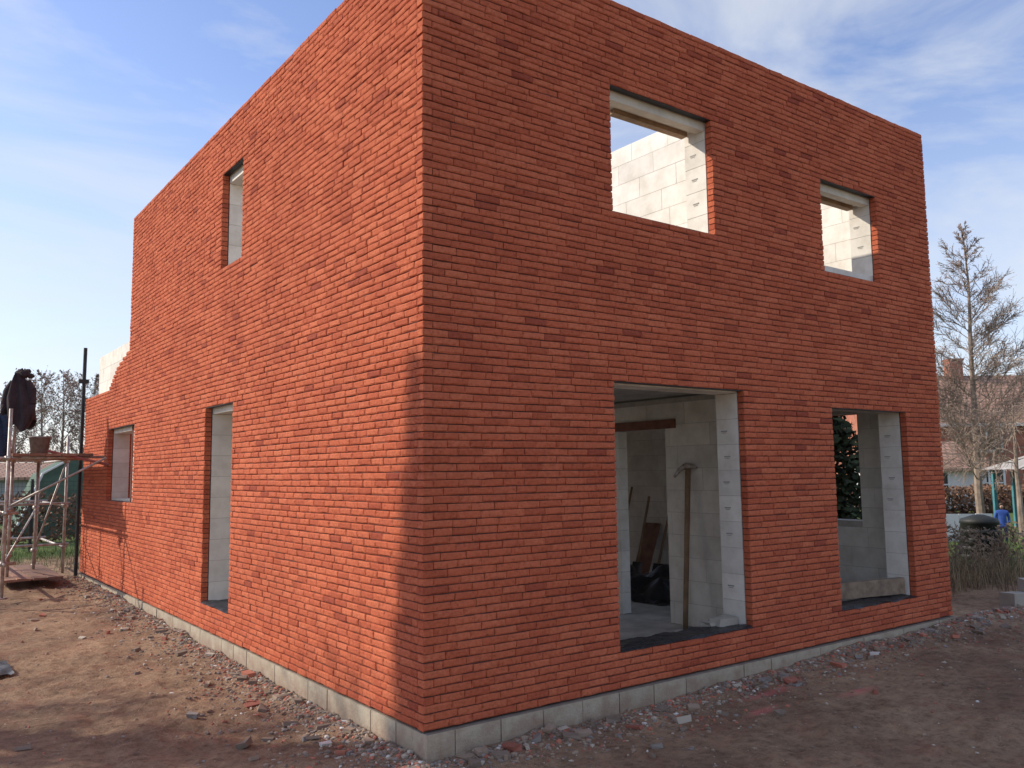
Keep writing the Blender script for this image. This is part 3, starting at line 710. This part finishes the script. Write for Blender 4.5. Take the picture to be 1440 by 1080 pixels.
# small person in blue in the neighbouring garden
def person(name,loc,rot,h,coat,legs):
    e=empty(name,loc); e.rotation_euler=(0,0,rot); e.scale=(h/1.7,)*3
    def skin(nm,pts,edges,rad,m,sub=2):
        me=bpy.data.meshes.new(nm); me.from_pydata(pts,edges,[]); o=bpy.data.objects.new(nm,me); scene.collection.objects.link(o); o.parent=e
        me.materials.append(m); md=o.modifiers.new('s','SKIN')
        for i,r in enumerate(rad):
            sv=me.skin_vertices[0].data[i]; sv.radius=(r,r*.85) ; sv.use_root=(i==0)
        o.modifiers.new('u','SUBSURF').levels=sub; o.modifiers['u'].render_levels=sub; md.use_smooth_shade=True
    skin('coat',[(0,0,.92),(0,0,1.15),(0,.01,1.36),(0,.01,1.44),(.18,0,1.36),(.25,.02,1.12),(.22,-.10,.92),(-.18,0,1.36),(-.25,.02,1.12),(-.23,-.08,.9),(0,0,.80)],
      [(0,1),(1,2),(2,3),(2,4),(4,5),(5,6),(2,7),(7,8),(8,9),(0,10)],[.17,.16,.15,.07,.075,.06,.05,.075,.06,.05,.18],coat)
    skin('trousers',[(0,0,.86),(.10,0,.80),(.11,-.02,.46),(.11,.02,.1),(-.10,0,.80),(-.12,-.04,.46),(-.12,.0,.1)],[(0,1),(1,2),(2,3),(0,4),(4,5),(5,6)],[.13,.10,.075,.055,.10,.075,.055],legs)
    shoe=simple(name+'_shoe',(.03,.03,.03),.6)
    for sx_ in(.11,-.12): skin('shoe',[(sx_,.03,.05),(sx_,-.08,.045),(sx_,-.17,.035)],[(0,1),(1,2)],[.05,.05,.04],shoe)
    sk=simple(name+'_skin',(.55,.33,.24),.6,.1)
    skin('head',[(0,.01,1.46),(0,0,1.54),(0,-.01,1.62),(0,-.085,1.575)],[(0,1),(1,2),(1,3)],[.05,.085,.085,.02],sk)
    skin('hair',[(0,.03,1.58),(0,.02,1.66),(0,-.04,1.69)],[(0,1),(1,2)],[.088,.08,.055],simple(name+'_hair',(.08,.05,.03),.7))
    for sg,(hx,hy,hz) in((1,(.22,-.11,.90)),(-1,(-.23,-.09,.88))):
        skin('palm',[(hx,hy,hz),(hx,hy-.01,hz-.07)],[(0,1)],[.03,.032],sk,1)
        for k in range(4): skin('finger',[(hx,hy-.03+.018*k,hz-.08),(hx,hy-.032+.018*k,hz-.12),(hx-.01*sg,hy-.035+.018*k,hz-.145+.005*abs(k-1.5))],[(0,1),(1,2)],[.01,.009,.008],sk,1)
        skin('thumb',[(hx,hy-.03,hz-.03),(hx-.01*sg,hy-.055,hz-.06),(hx-.01*sg,hy-.06,hz-.085)],[(0,1),(1,2)],[.011,.01,.009],sk,1)
blue=simple('blue_coat_cloth',(0.04,.10,.38),.9,.3,8)
person('child_in_blue',(18.0,4.05,-0.09),-0.9,1.0,blue,simple('blue_trousers',(0.03,.05,.15),.9,.3,8))
e=empty('compost_bin',(14.4,2.9,-0.1)); b=MB(); b.lathe([(0,0),(.42,0),(.34,.75),(.36,.76),(.34,.84),(.1,.92),(0,.92)],20)
for k in range(4): b.lathe([(.43-.02*k-.0,.1+.16*k),(.44-.02*k,.13+.16*k),(.425-.02*k,.16+.16*k)],20)
b.obj('body',simple('dark_plastic',(0.02,0.022,0.02),.6,.3,4),e,True)
b=MB(); b.box(0,1.0,0,.25,0,.2,Matrix.Translation((8.75,-.1,-.08))@Matrix.Rotation(-.45,4,'Z'),.012); b.box(.15,1.1,.02,.24,.205,.36,Matrix.Translation((8.9,-.12,-.08))@Matrix.Rotation(-.5,4,'Z'),.012)
b.obj('concrete_kerb_blocks',M_loose)
e=empty('low_shed',(0.5,37.5,0)); gable_house(e,-12,2.6,0,6,1.9,2.5,simple('grey_cladding',(0.4,.4,.4),.8,.2,2))
e=empty('garden_tent',(1.6,26.2,-.1)); b=MB()
b.add([(-1.3,0,0),(1.3,0,0),(1.3,2.5,0),(-1.3,2.5,0),(-.5,0,2.0),(.5,.0,2.6),(.5,2.5,2.6),(-.5,2.5,2.0),(1.3,0,2.1),(1.3,2.5,2.1)],[(0,1,8,5,4),(3,7,6,9,2),(0,4,7,3),(4,5,6,7),(5,8,9,6),(1,2,9,8)])
b.obj('canvas',simple('green_canvas',(0.09,.15,.11),.9,.3,3),e)
b=MB(); b.tube((-1.3,-.02,0),(-.5,-.02,2.02),.04,None,6); b.tube((-.5,-.02,2.02),(.5,-.02,2.62),.04,None,6); b.tube((1.3,-.02,0),(1.3,-.02,2.1),.04,None,6); b.obj('frame',M_frame,e)

def grass(name,regions,m,seed):
    R=random.Random(seed); b=MB()
    for (x0,x1,y0,y1,n,h) in regions:
        for i in range(n):
            x=R.uniform(x0,x1);y=R.uniform(y0,y1)
            if noise.noise(Vector((x*1.3,y*1.3,seed)))<R.uniform(-.6,.2): continue
            z=gh(x,y)-.01; a=R.uniform(0,6.28);hh=h*R.uniform(.3,1.25);l=hh*R.uniform(.1,.8);w_=.004+.002*h
            dx,dy=cos(a),sin(a)
            b.add([(x-dy*w_,y+dx*w_,z),(x+dy*w_,y-dx*w_,z),(x+dx*l*.4+dy*w_*.7,y+dy*l*.4-dx*w_*.7,z+hh*.6),(x+dx*l*.4-dy*w_*.7,y+dy*l*.4+dx*w_*.7,z+hh*.6),(x+dx*l,y+dy*l,z+hh)],[(0,1,2,3),(3,2,4)])
    b.obj(name,m)
grass('dry_grass',[(9.2,12.5,.9,3.6,2400,.5),(10,13,.2,1.2,600,.35)],simple('dry_grass_blade',(0.36,.27,.16),.9,.5,2,island=True),1)
grass('green_grass',[(-6,2,16.5,20,6000,.16),(11.5,18,0,5,6000,.16),(-2.5,.5,14,17,800,.15)],simple('grass_blade',(0.12,.18,.045),.9,.5,2,island=True),2)
e=empty('low_bare_bush'); mb=MB(); tw=[]
for x,y,h in((9.9,1.5,.9),(10.4,1.0,.8),(10.9,1.9,1.0),(11.5,1.2,.9),(9.5,2.1,.8)):
    for k in range(5): bare_tree(mb,(x+R.uniform(-.2,.2),y+R.uniform(-.2,.2),-0.12),h*R.uniform(.7,1.1),0.010,R,2,9,0.4,0.15,1.2,None,True,0,.6,6,0)
mb.obj('branches',simple('brown_twig',(0.26,.18,.12),.9,.3,4),e)

# ------------------------------------------------------------------ LIGHT
sd=Vector((SUN_AZ[0]*cos(SUN_EL),SUN_AZ[1]*cos(SUN_EL),sin(SUN_EL)))
L=bpy.data.lights.new('sun','SUN'); L.energy=4.5; L.angle=radians(0.55); L.color=(1,.90,.75)
lo=bpy.data.objects.new('sun',L); lo.rotation_euler=sd.to_track_quat('Z','Y').to_euler(); lo.location=(-20,10,20); scene.collection.objects.link(lo)
wd=bpy.data.worlds.new('World'); scene.world=wd; wd.use_nodes=True; nt=wd.node_tree
bg=nt.nodes['Background']; bg.inputs[1].default_value=0.15
sky=N(nt,'ShaderNodeTexSky'); sky.sky_type='NISHITA'; sky.sun_disc=False; sky.sun_elevation=SUN_EL; sky.sun_rotation=math.atan2(SUN_AZ[0],SUN_AZ[1])%(2*pi)
sky.air_density=1.0; sky.dust_density=0.4; sky.ozone_density=2.0
tint=mixc(nt,sky.outputs[0],(1.45,1.33,1.46),1.0,'MULTIPLY')
tc=N(nt,'ShaderNodeTexCoord')
mp=N(nt,'ShaderNodeMapping'); mp.inputs['Rotation'].default_value=(0.25,0.12,0.5); mp.inputs['Scale'].default_value=(1.0,2.2,5.5); nt.links.new(tc.outputs['Generated'],mp.inputs[0])
cn=noise_n(nt,mp.outputs[0],1.6,8,0.58,0.6); rc=ramp(nt,[(0.38,(0,0,0)),(0.55,(.42,.42,.42)),(0.74,(.85,.85,.85))]); nt.links.new(cn.outputs['Fac'],rc.inputs[0])
c=mixc(nt,tint,(5.7,5.9,6.1),rc.outputs[0])
sp=N(nt,'ShaderNodeSeparateXYZ'); nt.links.new(tc.outputs['Generated'],sp.inputs[0])
hz=ramp(nt,[(0.0,(.62,.62,.62)),(0.16,(.38,.38,.38)),(0.42,(0,0,0))]); nt.links.new(sp.outputs[2],hz.inputs[0])
c=mixc(nt,c,(5.0,5.35,5.75),hz.outputs[0])
nt.links.new(c,bg.inputs[0])

# ------------------------------------------------------------------ CAMERA
cam=bpy.data.cameras.new('camera'); co=bpy.data.objects.new('camera',cam); scene.collection.objects.link(co); scene.camera=co
th,ph,ro=0.9333,0.1036,-0.0127
F=Vector((cos(th)*cos(ph),sin(th)*cos(ph),sin(ph)));Rt=Vector((sin(th),-cos(th),0));U=Rt.cross(F)
R2=cos(ro)*Rt+sin(ro)*U;U2=-sin(ro)*Rt+cos(ro)*U
co.matrix_world=Matrix(((R2.x,U2.x,-F.x,-3.0868),(R2.y,U2.y,-F.y,-5.2421),(R2.z,U2.z,-F.z,1.7755),(0,0,0,1)))
cam.sensor_width=36; cam.lens=1190.47/1440*36; cam.clip_start=0.05; cam.clip_end=4000
scene.view_settings.view_transform='Standard'; scene.view_settings.look='None'; scene.view_settings.exposure=0
